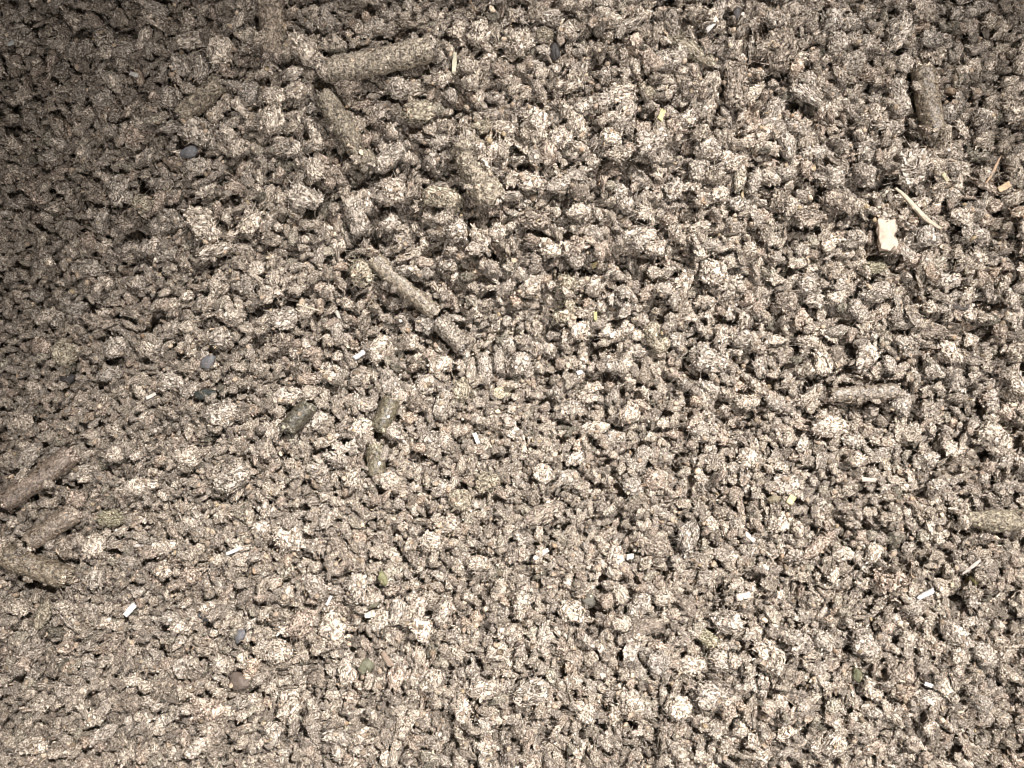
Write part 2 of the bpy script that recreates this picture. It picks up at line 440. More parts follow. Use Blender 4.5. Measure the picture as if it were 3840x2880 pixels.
NFILL = 10000
NFINE = 22000
DATA = """
T 0 0
B 770 280 180 150 20 n
B 620 200 175 175 80 n
E 1200 190 380 125 10 p
C 1120 370 170 170 0 n
E 1260 400 230 125 85 n
B 1400 300 190 185 0 p
B 1570 550 150 160 0 g
B 1060 590 165 150 0 n
E 1045 775 190 100 20 n
B 1220 810 225 200 -30 n
C 850 850 180 140 15 r
B 930 690 150 115 0 d
E 690 490 190 115 -45 p
E 460 560 170 95 80 n
B 665 810 120 90 0 n
C 320 390 150 130 60 n
C 460 275 170 165 0 n
B 140 660 165 140 0 n
B 180 1220 200 170 -60 r
C 560 1220 230 150 -30 d
C 745 1220 230 180 60 n
B 910 1310 155 125 -15 o
E 620 1410 190 110 70 n
B 510 1530 150 125 -20 r
C 780 1400 200 170 30 d
B 950 1430 135 120 0 n
C 1305 1205 155 140 0 p
E 1250 1065 165 130 10 n
C 1290 1440 290 220 -30 p
C 1590 1430 200 165 30 p
C 1360 1600 260 130 10 p
E 1440 840 200 105 -50 p
B 1510 950 125 105 70 p
C 100 200 190 150 10 n
C 620 600 150 120 30 n
T 1 0
E 310 295 330 170 -42 p
C 430 70 170 150 -30 n
C 740 740 200 130 -10 d
B 1050 690 230 155 10 o
C 1445 780 185 115 12 o
B 1600 790 160 110 -5 p
B 910 540 150 165 80 n
B 1450 170 190 170 80 p
B 90 590 175 160 0 p
B 245 560 165 130 10 p
C 350 620 160 90 15 g
C 1190 440 175 130 5 p
B 1370 410 120 110 0 p
C 590 540 190 130 10 d
B 80 740 200 170 80 p
Q 360 810 230 125 -75 p
B 360 1070 165 130 -80 p
C 170 920 200 140 10 n
B 890 1235 190 185 0 p
B 850 1430 150 155 0 n
Q 640 1380 285 155 -75 n
Q 850 990 280 135 35 n
Q 1200 1260 290 150 -12 o
E 480 1100 240 140 -25 d
C 1500 1000 190 170 20 p
C 290 1260 240 180 -20 n
B 1290 1480 160 165 0 n
C 920 1545 150 120 0 n
B 1560 1480 130 130 0 p
C 740 130 170 120 30 n
C 210 440 160 120 0 n
T 2 0
C 255 65 190 130 0 n
B 215 165 120 100 0 o
C 370 150 150 115 0 p
C 620 75 205 130 -25 p
E 715 160 130 75 80 n
B 1030 330 190 145 0 n
F 1200 270 370 120 -28 o
Q 1480 520 335 175 88 d
B 910 520 150 125 -80 o
C 740 560 205 140 0 p
B 160 740 180 165 -20 p
B 320 850 170 140 10 p
B 292 700 130 105 80 n
E 430 740 255 130 -65 p
Q 725 720 250 130 55 n
C 650 870 210 160 60 p
E 150 970 185 95 80 n
C 890 920 255 180 20 n
B 1290 930 205 165 -15 n
C 1465 1000 175 155 0 p
B 1160 740 150 115 40 n
C 590 630 200 130 10 n
B 120 1140 190 150 15 p
E 320 1150 210 130 35 n
E 440 1220 155 130 -30 d
E 830 1100 190 110 -50 n
E 740 1250 225 145 -70 n
C 1340 1220 190 150 10 p
C 1500 1290 175 155 -20 n
B 1470 1430 150 145 0 n
Q 1310 1560 190 95 -5 n
E 1590 1160 190 90 75 n
C 1235 1070 160 150 0 n
C 1075 1200 160 140 40 n
C 880 1350 135 110 0 p
C 430 1350 175 120 20 p
C 130 1390 265 150 -15 d
C 840 1510 250 150 5 n
B 260 1580 175 150 0 p
C 940 1600 165 120 0 p
C 60 230 180 150 50 p
T 3 0
B 110 290 300 240 -70 d
B 450 95 180 150 70 g
B 590 90 150 110 10 n
E 880 170 300 165 68 n
B 1110 210 180 115 5 g
B 480 250 170 150 70 n
B 610 350 175 165 -20 n
C 680 230 150 130 -40 n
Q 70 700 260 130 70 n
C 270 600 255 120 -35 n
C 695 720 130 100 -20 p
Q 905 590 285 145 -80 n
C 880 790 150 120 -30 n
C 700 880 165 125 0 n
E 905 900 135 100 60 p
B 560 900 135 115 20 n
B 160 1085 150 110 -20 n
B 450 1130 200 160 30 n
E 170 900 240 120 -75 n
C 340 960 160 130 0 g
C 975 1050 300 275 20 n
B 690 1120 155 140 60 n
E 280 1240 145 85 -30 n
B 200 1300 130 130 -30 p
B 475 1280 205 180 -30 d
C 300 1400 225 130 0 d
E 590 1240 165 65 -50 n
B 1280 1235 140 115 -50 n
B 1320 1380 165 140 0 p
C 1290 1045 210 110 -10 p
C 1390 1490 180 145 -20 n
B 1060 1520 165 150 0 g
C 640 1500 170 150 0 n
C 1460 740 160 150 0 n
C 1250 690 160 140 0 g
B 80 80 150 130 0 n
T 0 1
C 540 70 225 150 0 n
B 165 240 110 105 0 g
E 220 385 185 100 30 p
B 440 330 195 110 5 g
B 180 580 165 145 -30 r
B 340 620 215 180 -75 o
F 545 600 180 125 -60 d
B 705 590 195 155 20 n
C 580 420 255 140 0 d
B 640 760 205 115 5 g
B 835 150 145 120 0 n
B 1390 520 165 150 80 n
B 110 845 125 100 0 p
B 600 985 125 110 60 r
C 900 610 175 140 0 p
C 1470 390 185 135 0 p
B 1170 1310 185 155 0 p
B 690 1290 135 125 0 p
B 1390 1035 235 185 5 n
B 1460 1450 265 205 20 n
E 850 1510 275 145 15 p
E 440 1420 235 105 20 n
Q 105 1310 230 120 55 n
B 270 1290 125 100 30 g
B 430 1590 155 140 0 r
C 1040 820 200 145 -10 n
C 1170 860 200 110 20 n
E 830 330 180 80 5 d
T 1 1
C 1090 430 165 150 60 g
C 680 110 200 180 75 o
C 930 70 180 125 -20 n
B 665 1140 200 175 45 p
E 775 600 230 140 70 p
E 845 830 255 145 -68 n
C 1045 965 160 140 10 d
B 1090 835 165 150 20 n
C 1195 700 190 165 0 p
Q 1195 950 230 95 70 n
B 1325 870 200 145 70 o
B 700 965 145 110 0 n
C 1170 590 160 125 0 p
B 990 545 130 125 -30 p
Q 1478 730 240 115 -85 n
Q 1572 670 190 80 -86 n
E 1390 740 190 75 85 p
B 130 545 165 150 0 d
B 310 885 120 115 60 p
B 370 1080 150 125 70 n
B 165 905 200 130 0 n
C 445 760 200 150 -20 n
C 300 790 150 95 0 r
B 625 785 130 110 70 n
C 130 400 230 150 0 n
C 110 140 175 140 80 p
F 1600 880 185 95 15 w
C 480 1330 190 120 0 n
C 365 1420 185 140 -20 n
C 420 1200 150 120 0 p
B 840 1475 145 130 0 p
C 1190 1520 155 130 0 n
B 1310 1600 170 150 0 o
C 1500 1475 185 150 0 o
C 880 1150 185 130 -30 n
C 1110 1200 170 150 0 n
C 600 1450 165 150 0 p
E 510 480 150 80 80 n
T 2 1
E 120 180 200 150 50 p
B 350 165 165 150 0 o
B 560 175 170 130 75 p
C 945 85 115 110 0 p
C 1000 215 155 115 0 n
B 1335 90 205 190 0 p
E 1070 270 135 95 80 n
C 340 345 205 160 50 o
C 465 475 185 140 5 p
B 665 490 215 150 5 p
Q 955 520 245 150 -58 o
B 830 500 115 105 0 p
C 850 610 155 115 -10 n
B 1295 660 285 220 -20 n
C 1110 530 145 130 0 n
C 1500 520 200 160 -20 n
C 1560 270 135 110 70 r
E 750 690 180 110 80 p
C 650 700 160 130 0 n
B 60 690 200 140 80 n
C 505 860 205 145 20 p
E 50 890 225 80 85 d
C 370 985 150 120 0 n
C 775 1025 175 150 0 p
E 675 900 135 75 -60 n
E 560 1125 225 110 5 p
B 1575 1320 160 150 0 p
B 800 1510 145 130 0 g
B 940 1470 155 150 0 r
Q 860 1330 205 115 62 n
C 430 1320 185 130 60 n
C 220 1430 185 150 0 p
C 380 1460 165 120 0 n
C 1250 1150 185 140 -20 n
E 1550 950 180 110 10 p
T 3 1
F 740 50 165 95 0 m
B 280 170 150 140 80 n
B 490 245 155 130 40 p
E 765 225 255 145 15 n
Q 640 345 195 110 -50 n
B 145 280 170 160 80 d
B 910 345 95 85 60 n
B 305 545 175 115 -15 p
E 500 475 180 80 10 n
B 380 690 200 150 -65 p
Q 475 650 175 110 -80 d
C 690 640 255 220 30 n
E 845 700 150 110 -75 n
C 1395 540 120 110 20 p
C 1245 625 185 150 -20 p
B 90 955 125 110 0 g
B 430 1110 245 160 -10 p
E 620 1210 195 115 -10 n
Q 1530 1190 265 175 -50 p
C 1100 1340 185 145 30 n
C 160 1490 195 150 20 n
C 400 1340 130 100 80 n
C 800 1300 135 115 0 n
C 710 800 120 105 0 p
E 960 720 135 75 45 p
E 1030 790 165 90 -65 n
C 960 570 165 140 -30 n
C 1270 1260 155 110 -10 p
B 1130 1500 125 105 10 n
F 1150 470 230 130 -10 d
C 1600 260 120 100 70 p
C 910 960 180 150 60 g
T 0 2
B 350 265 215 150 -45 d
B 550 240 165 150 60 p
B 550 455 170 155 0 n
B 650 60 205 120 0 m
C 1010 265 175 130 0 p
C 350 650 135 110 -50 p
E 190 710 235 110 68 o
C 85 640 155 130 0 p
B 1060 720 135 95 5 n
B 1370 1045 135 125 0 p
B 185 1290 150 140 0 p
E 535 1395 160 115 25 p
B 770 1165 145 85 -15 p
B 780 1290 155 120 0 d
C 1290 1330 225 180 30 r
E 970 1460 175 110 50 p
E 600 1500 250 100 32 n
C 130 1570 205 130 0 p
E 900 1030 185 115 25 n
E 650 900 205 100 55 d
C 760 370 165 110 0 n
B 1180 440 150 130 0 r
T 1 2
Q 555 315 335 130 -42 d
C 180 190 225 175 -40 p
B 1120 225 165 155 0 p
Q 860 330 145 95 -55 p
B 1430 360 155 110 10 p
C 1220 110 175 120 0 p
C 465 800 265 215 60 p
C 640 530 200 150 -75 n
C 330 520 205 155 -30 n
E 900 680 190 120 78 n
C 775 740 175 130 45 p
C 1065 780 180 155 -60 p
C 1190 690 195 125 80 n
B 1560 950 155 130 20 p
C 560 1090 215 135 75 p
B 360 1140 140 130 0 d
B 1130 1130 185 130 40 p
C 1460 1200 225 130 10 p
C 1335 1330 170 125 -70 p
C 170 1290 245 190 40 p
C 60 1490 185 150 70 n
C 500 1520 205 110 -10 n
C 940 1460 185 140 20 p
E 1010 1130 165 80 80 p
C 880 1140 180 120 80 r
C 100 950 205 170 0 p
B 270 760 205 170 70 r
T 2 2
F 215 35 305 140 18 d
B 690 325 165 135 70 p
B 880 105 125 115 0 p
C 1165 190 240 150 78 g
E 950 255 290 140 -18 d
B 60 640 205 135 85 p
E 215 855 210 110 80 n
E 835 650 225 150 55 n
B 725 755 135 110 0 p
E 890 780 300 130 12 d
C 400 690 205 165 -30 p
B 630 620 130 105 75 r
B 725 570 150 105 -75 p
C 1010 590 155 110 0 p
E 1170 655 235 90 -48 d
B 1430 740 205 165 -20 n
B 1310 870 165 110 -32 m
B 975 1010 165 150 0 g
B 1190 1050 205 150 12 p
C 1385 1020 175 155 -50 n
B 130 1220 265 185 25 n
B 780 1290 205 180 -50 p
B 1105 1320 195 185 0 p
C 1310 1230 205 165 0 n
B 200 1080 90 70 80 n
C 400 1160 140 110 -10 p
C 490 1350 175 145 -60 p
T 3 2
E 390 250 295 100 40 r
B 110 90 170 155 0 p
B 525 295 150 105 5 p
B 735 290 150 110 75 p
C 60 990 285 185 -58 p
C 250 900 180 160 40 n
B 680 890 205 150 -20 n
C 410 870 180 130 -50 n
C 870 480 250 190 -20 r
B 1010 660 120 105 70 n
B 985 870 135 110 20 p
B 1290 840 230 150 -48 n
E 1475 960 190 130 -58 n
B 1310 975 125 105 60 p
B 1495 1300 145 125 0 g
E 745 1210 205 130 -52 p
C 900 1080 240 160 75 d
B 480 1560 205 150 52 p
B 1120 1280 185 135 0 n
E 695 1470 145 90 -60 p
"""

TONE = {'n': (1, .98, .95), 'p': (1.28, 1.24, 1.18), 'd': (.66, .62, .58), 'o': (.86, .84, .74), 'g': (.94, .935, .92),
        'r': (1.0, .91, .85), 'w': (1.5, 1.48, 1.25), 'm': (.80, .81, .66)}
TP = 960 / 1659.0          # the measuring tiles are 960 px of the photograph shown at 1659
def tile(c, r, x, y): return c * 960 + x * TP, r * 960 + y * TP

protect = np.zeros_like(H, bool)
def guard(x, y, rx, ry, ang, k=.98):
    R = max(rx, ry)
    i0 = max(int((x - R + HX) / RES), 0); i1 = min(int((x + R + HX) / RES) + 2, H.shape[1])
    j0 = max(int((y - R + HY) / RES), 0); j1 = min(int((y + R + HY) / RES) + 2, H.shape[0])
    sx = GX[j0:j1, i0:i1] - x; sy = GY[j0:j1, i0:i1] - y
    c, s = math.cos(ang), math.sin(ang)
    u = (sx * c + sy * s) / rx; v = (-sx * s + sy * c) / ry
    protect[j0:j1, i0:i1] |= (u * u + v * v) < k * k

def finish(o, loc, rot, name=None, label=None, cat=None, group=None, color=None):
    o.location = [v * MM for v in loc]
    o.rotation_euler = rot
    if label: o['label'] = label
    if cat: o['category'] = cat
    if group: o['group'] = group
    if color:
        color = tuple(color)
        o.color = (*color, 1)
        for ch in o.children: ch.color = (*color, 1)

# ---------------------------------------------------------------- pellets
def pellet_geo(L, R, seed, rough, taper=0.0, bend=0.0):
    """pressed cylinder along x in mm, its ends broken off unevenly"""
    r = np.random.default_rng(seed); off = r.uniform(-60, 60, 3)
    nx, na = max(30, int(L / .16)), 64
    t = np.linspace(-1, 1, nx); th = np.linspace(0, math.tau, na, endpoint=False)
    T, A = np.meshgrid(t, th, indexing='ij')
    endn = perlin(np.column_stack([np.cos(A).ravel() * 1.3, np.sin(A).ravel() * 1.3, np.sign(T).ravel() * 5.3]) + off).reshape(T.shape)
    X = T * L / 2 + np.sign(T) * np.abs(T) ** 8 * endn * R * .55
    rr = R * (1 - taper * (T < 0) * np.abs(T) ** 1.5) * (1 - .16 * np.abs(T) ** 26)
    V = np.column_stack([X.ravel(), (np.cos(A) * rr).ravel(), (np.sin(A) * rr).ravel()])
    n = np.column_stack([np.zeros(V.shape[0]), np.cos(A).ravel(), np.sin(A).ravel()])
    d = .16 * perlin(V * .35 + off) * R * .6 + (.25 + rough) * (.20 * perlin(V * .9 + off) + .14 * perlin(V * np.array([1.2, 2.6, 2.6]) + off) + .05 * perlin(V * 5 + off))
    ring = np.clip(perlin(np.column_stack([V[:, 0] * 1.3 + 3 * perlin(V * .2), V[:, 1] * .12, V[:, 2] * .12]) + off), -1, 1)
    d += rough * .05 * ring
    V = V + n * d[:, None]
    V[:, 1] += bend * (V[:, 0] / (L / 2)) ** 2
    idx = np.arange(nx * na).reshape(nx, na)
    nxt = np.roll(idx, -1, axis=1)
    a, b, c2, d2 = idx[:-1].ravel(), nxt[:-1].ravel(), nxt[1:].ravel(), idx[1:].ravel()
    F = np.concatenate([np.column_stack([a, b, c2]), np.column_stack([a, c2, d2])])
    # close the ends just inside
    base = len(V); c0 = V[idx[0]].mean(0) + [R * .35, 0, 0]; c1 = V[idx[-1]].mean(0) - [R * .35, 0, 0]
    V = np.vstack([V, c0, c1])
    F = np.concatenate([F, np.column_stack([nxt[0], idx[0], np.full(na, base)]), np.column_stack([idx[-1], nxt[-1], np.full(na, base + 1)])])
    # scraps peeling off the pressed skin
    Nn = vnormals(V, F); Vs, Fs = [V], [F]; nb = len(V)
    for q in range(int(L * 5)):
        i = r.integers(nb - 2); p, m = V[i], Nn[i]
        t_ = np.cross(m, r.normal(size=3)); t_ /= np.linalg.norm(t_) + 1e-6; b_ = np.cross(m, t_)
        ln, wd = r.uniform(.3, 1.1), r.uniform(.10, .35); lift = r.uniform(0, .1) if r.random() < .75 else r.uniform(.2, .6)
        pts = np.array([p + t_ * ln * s + m * (lift * ln * s * s + .02) + b_ * k * max(wd * (1 - 1.1 * abs(s - .4)), .03) + m * (-.12 * wd * k * k)
                        for s in (0, .25, .5, .75, 1) for k in (-1, 0, 1)])
        fs = []
        for s in range(4):
            for k in range(2):
                a_ = s * 3 + k; fs += [[a_, a_ + 1, a_ + 4], [a_, a_ + 4, a_ + 3]]
        Vs.append(pts); Fs.append(np.array(fs) + base2(Vs)); 
    return np.concatenate(Vs), np.concatenate(Fs)

def base2(Vs): return sum(len(v) for v in Vs[:-1])

def end_geo(R, seed):
    """broken face of a pellet: ragged bundle of fibre plates"""
    r = np.random.default_rng(seed); U, F = ICO[4]; off = r.uniform(-50, 50, 3)
    P = U * np.array([.32, .88, .88]) * R
    P[:, 0] += .34 * R * perlin(P * 1.1 + off) + .16 * R * perlin(P * 3 + off)
    P = P * (1 + .12 * perlin(P * 2 + off))[:, None]
    Vs, Fs = [P], [F]; base = len(P)
    for k in range(18):
        a = r.uniform(0, math.tau); rr = R * math.sqrt(r.uniform(.1, .9))
        c = np.array([.1 * R, math.cos(a) * rr, math.sin(a) * rr]); w = r.uniform(.15, .35) * R; l = r.uniform(.25, .6) * R
        tdir = np.array([0, -math.sin(a), math.cos(a)])
        ax = np.array([1, r.normal() * .35, r.normal() * .35])
        out = np.array([0, math.cos(a), math.sin(a)]) * .12 * R
        pts = np.array([c - tdir * w, c + tdir * w, c + ax * l + tdir * w * .3 + out, c + ax * l * .9 - tdir * w * .4 + out, c + ax * l * .4 + out * 1.6])
        Vs.append(pts); Fs.append(np.array([[0, 1, 4], [1, 2, 4], [2, 3, 4], [3, 0, 4]]) + base); base += 5
    return np.vstack(Vs), np.concatenate(Fs)

PELLETS = [
 # col row x y length width angle material rough taper bend sink tone label | short name
 (1, 0, 80, 125, 400, 165, 92, 'f', 1.6, 0, .2, 0, (1.25, 1.12, 1.05), 'wide reddish brown pellet with ragged lower end, cut off by the top edge', 'ragged wide pellet'),
 (1, 0, 790, 372, 720, 158, 12, 'f', 1.0, 0, .5, -.6, (1.3, 1.25, 1.18), 'longest grey brown pellet, straight and nearly level, near the top edge', 'longest level pellet'),
 (1, 0, 575, 835, 520, 140, -57, 'f', .9, 0, 0, -1.0, (1.0, .96, .86), 'smooth brown pellet slanting down below the longest level pellet', 'slanting brown pellet'),
 (1, 0, 1430, 1100, 430, 200, -64, 'f', 2.0, 0, .2, .2, (1.35, 1.3, 1.2), 'thick fuzzy pellet, the fattest one, heaped with pale crumbs', 'fattest fuzzy pellet'),
 (0, 0, 1270, 605, 350, 130, 38, 'f', 1.3, 0, 0, .3, (1.05, .98, .88), 'half buried dull pellet between crumbs beside the shaded hollow', 'half buried dull pellet'),
 (3, 0, 1060, 640, 470, 150, -86, 'g', .9, 0, .1, -.6, (1.7, 1.55, 1.3), 'upright glossy pellet with a broken cup-like top and shiny flank', 'glossy upright pellet'),
 (0, 1, 190, 1455, 520, 150, 39, 'g', .35, 0, .4, -.2, (1.75, 1.5, 1.4), 'long smooth chestnut pellet running out over the left edge', 'smooth chestnut pellet'),
 (1, 1, 945, 185, 570, 118, -41, 'g', .5, 0, .2, -.2, (2.0, 1.9, 1.65), 'slim shiny grey pellet crossing the middle of the heap diagonally', 'slim shiny pellet'),
 (1, 1, 1265, 505, 250, 125, -42, 'f', .9, 0, 0, .5, (1.1, 1.08, 1.1), 'short dull grey pellet sunk at the lower end of the slim shiny one', 'sunken grey pellet'),
 (1, 1, 822, 1035, 230, 138, 70, 'g', .3, .1, .1, -.1, (1.0, 1.0, .72), 'dark olive glossy pellet with a single white fleck on it', 'white-flecked olive pellet'),
 (1, 1, 755, 1335, 180, 130, 87, 'g', .45, 0, 0, -.1, (1.35, 1.35, 1.0), 'short blunt olive pellet standing below the white-flecked olive pellet', 'blunt olive pellet'),
 (1, 1, 245, 1050, 210, 130, 50, 'g', .35, .2, 0, .2, (.72, .76, .62), 'short dark green pellet half hidden under crumbs', 'dark green pellet'),
 (3, 1, 650, 890, 430, 108, 4, 'g', .8, .15, 0, .0, (1.9, 1.8, 1.7), 'narrow horizontal pellet with a bright glint, its end under crumbs', 'narrow glinting pellet'),
 (0, 2, 280, 115, 340, 140, 35, 'g', .7, 0, 0, -.2, (1.9, 1.7, 1.55), 'brown satin pellet rising to the upper right near the left edge', 'rising satin pellet'),
 (0, 2, 175, 375, 450, 150, -20, 'g', 1.0, 0, .2, -.2, (1.8, 1.65, 1.35), 'rough brown pellet sloping down from the left edge below the satin one', 'rough sloping pellet'),
 (3, 2, 1540, 75, 430, 150, -3, 'f', .7, .75, .3, -.2, (1.05, 1.03, .88), 'grey olive pellet tapering to a point, lying at the right edge', 'tapering grey pellet'),
]
LAND = []
def make_pellet(i, p):
    c, r_, x, y, L, W, ang, mt, rough, taper, bend, sink, tone, label, short = p
    g_ = sum(tone) / 3; tone = tuple(g_ + (v - g_) * .55 for v in tone)
    px, py = tile(c, r_, x, y)
    wx, wy = spot(px, py); a = math.radians(ang)
    L *= TP / PPM; W *= TP / PPM; R = W / 2
    z = drop(wx, wy, L / 2, R, R * .95, a, 80, sink - .3)
    guard(wx, wy, L / 2, R, a, .9)
    root = bpy.data.objects.new('pellet', None); root.empty_display_size = .002; COL.objects.link(root)
    V, F = pellet_geo(L, R, 100 + i, rough, taper, bend)
    mat = M_gloss if mt == 'g' else M_pellet
    body = bpy.data.objects.new('pellet_body', make_mesh('pellet_body', V * MM, F, mat, lco=V * .42))
    COL.objects.link(body); body.parent = root
    for sgn in (-1, 1):
        if sgn < 0 and taper > .5: continue
        V, F = end_geo(R, 300 + 2 * i + sgn)
        V[:, 0] = V[:, 0] * sgn + sgn * (L / 2 - R * .22)
        if sgn < 0: F = F[:, ::-1]
        V[:, 1] += bend
        e = bpy.data.objects.new('broken_end', make_mesh('broken_end', V * MM, F, M_single, lco=V * .45))
        COL.objects.link(e); e.parent = root
    if 'fleck' in label:
        V, F = ICO[3]
        V = V * np.array([.5, .36, .16]) * (1 + .2 * perlin(V * 2))[:, None] + np.array([-.6, -.9, R * .93])
        f = bpy.data.objects.new('white_fleck', make_mesh('white_fleck', V * MM, F, M_wood)); COL.objects.link(f); f.parent = root
    slope = 0.0
    if L > 8:
        dx, dy = math.cos(a) * L * .4, math.sin(a) * L * .4
        slope = math.atan2(float(terrain(wx + dx, wy + dy)) - float(terrain(wx - dx, wy - dy)), L * .8)
    rot = (Matrix.Rotation(a, 3, 'Z') @ Matrix.Rotation(-slope, 3, 'Y') @ Matrix.Rotation(random.uniform(-.4, .4), 3, 'X')).to_euler()
    finish(root, (wx, wy, z), rot, label=label, cat='pellet', color=tone)
    for ch in root.children:
        ch.color = (tone[0] * .78, tone[1] * .78, tone[2] * .78, 1)
        if ch.name.startswith('broken_end'): ch.color = (tone[0] * .8, tone[1] * .8, tone[2] * .8, 1)
        if ch.name.startswith('white'): ch.color = (.85, .82, .74, 1)
    LAND.append((px, py, short))
for i, p in enumerate(PELLETS): make_pellet(i, p)

# ---------------------------------------------------------------- chips, straws, kernels (written now, laid on last)
CHIPS = [
 # col row x y length width angle kind colour label | short
 (3, 0, 1008, 1335, 400, 34, -38, 's', (.66, .56, .42), 'longest cream straw, lying on the crumbs above the square pale chip', 'longest cream straw'),
 (3, 0, 795, 1520, 205, 115, 83, 'c', (.68, .55, .43), 'largest pale wood chip, block shaped and creamy pink', 'largest wood chip'),
 (3, 0, 1515, 1075, 270, 18, 50, 's', (.60, .42, .28), 'thin reddish straw leaning up at the right edge', 'reddish straw'),
 (3, 0, 1600, 1185, 78, 42, 28, 'c', (.76, .56, .36), 'orange tinted chip just below the thin reddish straw', 'orange chip'),
 (3, 0, 575, 800, 48, 26, 30, 'c', (.66, .52, .42), 'tiny pinkish chip in a dark gap among crumbs', None),
 (3, 0, 1140, 1150, 60, 28, -40, 'c', (.62, .56, .36), 'tiny yellowish chip tucked between crumbs left of the reddish straw', None),
 (1, 1, 315, 325, 155, 11, -18, 's', (.66, .58, .44), 'hair-thin pale straw lying over crumbs', 'hair-thin straw'),
 (1, 1, 925, 400, 46, 21, -82, 'c', (.82, .76, .66), 'tiny upright white chip under the slim shiny pellet', None),
 (1, 1, 500, 365, 62, 20, -65, 'c', (.80, .74, .64), 'narrow white chip leaning right of the hair-thin straw', None),
 (1, 1, 1420, 1190, 78, 28, -60, 'c', (.84, .80, .72), 'clean white splinter slanting among fine crumbs at the centre', 'white centre splinter'),
 (2, 1, 450, 752, 46, 30, 20, 'c', (.84, .82, .78), 'bright white oval scale on mid-brown crumbs', 'white oval scale'),
 (2, 1, 662, 505, 50, 26, 38, 'c', (.80, .76, .70), 'white scale stuck on a crumb with scaly skin', None),
 (2, 1, 548, 40, 42, 36, 20, 'c', (.70, .56, .30), 'small golden yellow flake', 'golden flake'),
 (2, 1, 548, 385, 64, 26, 85, 'c', (.44, .42, .20), 'small upright yellow-green leaf scrap', 'yellow-green scrap'),
 (3, 1, 710, 1465, 80, 28, 5, 'c', (.66, .54, .44), 'pale pink chip lying level', 'level pink chip'),
 (3, 1, 200, 1600, 62, 44, 50, 'c', (.72, .62, .34), 'square yellowish chip tilted on one corner', 'square yellow chip'),
 (0, 2, 1460, 285, 112, 24, 22, 'c', (.84, .80, .74), 'long narrow white splinter rising to the right', 'long white splinter'),
 (0, 2, 775, 675, 90, 38, 48, 'c', (.84, .82, .76), 'stout white chip tilted up, brightest of its area', 'stout white chip'),
 (0, 2, 820, 255, 66, 17, 5, 'c', (.72, .66, .60), 'thin grey white splinter lying level', None),
 (1, 2, 720, 697, 66, 36, 12, 'c', (.78, .74, .62), 'oval cream husk in front of an olive kernel', 'oval cream husk'),
 (1, 2, 830, 1000, 105, 34, -50, 'c', (.36, .27, .20), 'brown bark chip slanting beside a deep dark gap', 'brown bark chip'),
 (1, 2, 440, 612, 62, 18, 60, 'c', (.82, .80, .74), 'small white sliver pointing up', None),
 (2, 2, 190, 300, 112, 30, 30, 'c', (.72, .60, .52), 'ragged pinkish splinter near the centre bottom', 'ragged pink splinter'),
 (2, 2, 1600, 200, 78, 30, -48, 'c', (.74, .64, .54), 'clean tan splinter falling to the right', 'clean tan splinter'),
 (2, 2, 1540, 580, 98, 40, 15, 'c', (.76, .64, .52), 'curled cream shaving beside a dark hollow', 'curled cream shaving'),
 (2, 2, 790, 330, 46, 38, 0, 'c', (.78, .72, .62), 'tiny square white chip on crumbs', None),
 (3, 2, 1100, 575, 110, 34, 38, 'c', (.84, .82, .78), 'glossy white husk sliver rising to the right', 'glossy husk sliver'),
 (3, 2, 1395, 385, 140, 24, 48, 's', (.68, .60, .52), 'short pale pinkish straw above the glossy husk sliver', 'short pinkish straw'),
 (3, 2, 1280, 503, 62, 30, -5, 'c', (.60, .48, .34), 'small tan block chip', None),
 (3, 2, 1145, 1195, 52, 26, -20, 'c', (.80, .76, .70), 'small white flake on a rounded crumb low on the right', None),
 (0, 0, 822, 445, 64, 26, -20, 'c', (.78, .74, .68), 'pair of white scales in the dim upper left', 'dim white scale'),
 (0, 0, 65, 272, 52, 26, 20, 'c', (.66, .64, .60), 'blurred pale chip in the shaded corner', None),
 (1, 0, 1275, 350, 112, 28, 85, 'c', (.76, .70, .52), 'upright cream husk right of the longest level pellet', 'upright cream husk'),
 (1, 0, 330, 716, 78, 20, 50, 'c', (.60, .52, .44), 'short tan splinter left of the slanting brown pellet', None),
 (2, 0, 1300, 150, 66, 30, 45, 'c', (.82, .78, .72), 'white curled flake near the top edge', 'white curled flake'),
 (0, 1, 1285, 540, 64, 44, 80, 'c', (.80, .78, .72), 'shiny white scale standing on edge', 'standing white scale'),
 (0, 1, 735, 362, 66, 14, 25, 'c', (.72, .68, .60), 'thin white sliver in the shaded area', None),
 (0, 1, 905, 910, 66, 24, 25, 'c', (.74, .68, .60), 'curved pale husk near the left edge', 'curved pale husk'),
 (2, 0, 985, 715, 80, 34, 62, 'c', (.66, .58, .30), 'yellow straw chip stuck to a ragged crumb', 'yellow straw chip'),
 (1, 1, 655, 640, 80, 34, 40, 'c', (.70, .68, .66), 'soft whitish husk curled among fine crumbs', 'soft whitish husk'),
]
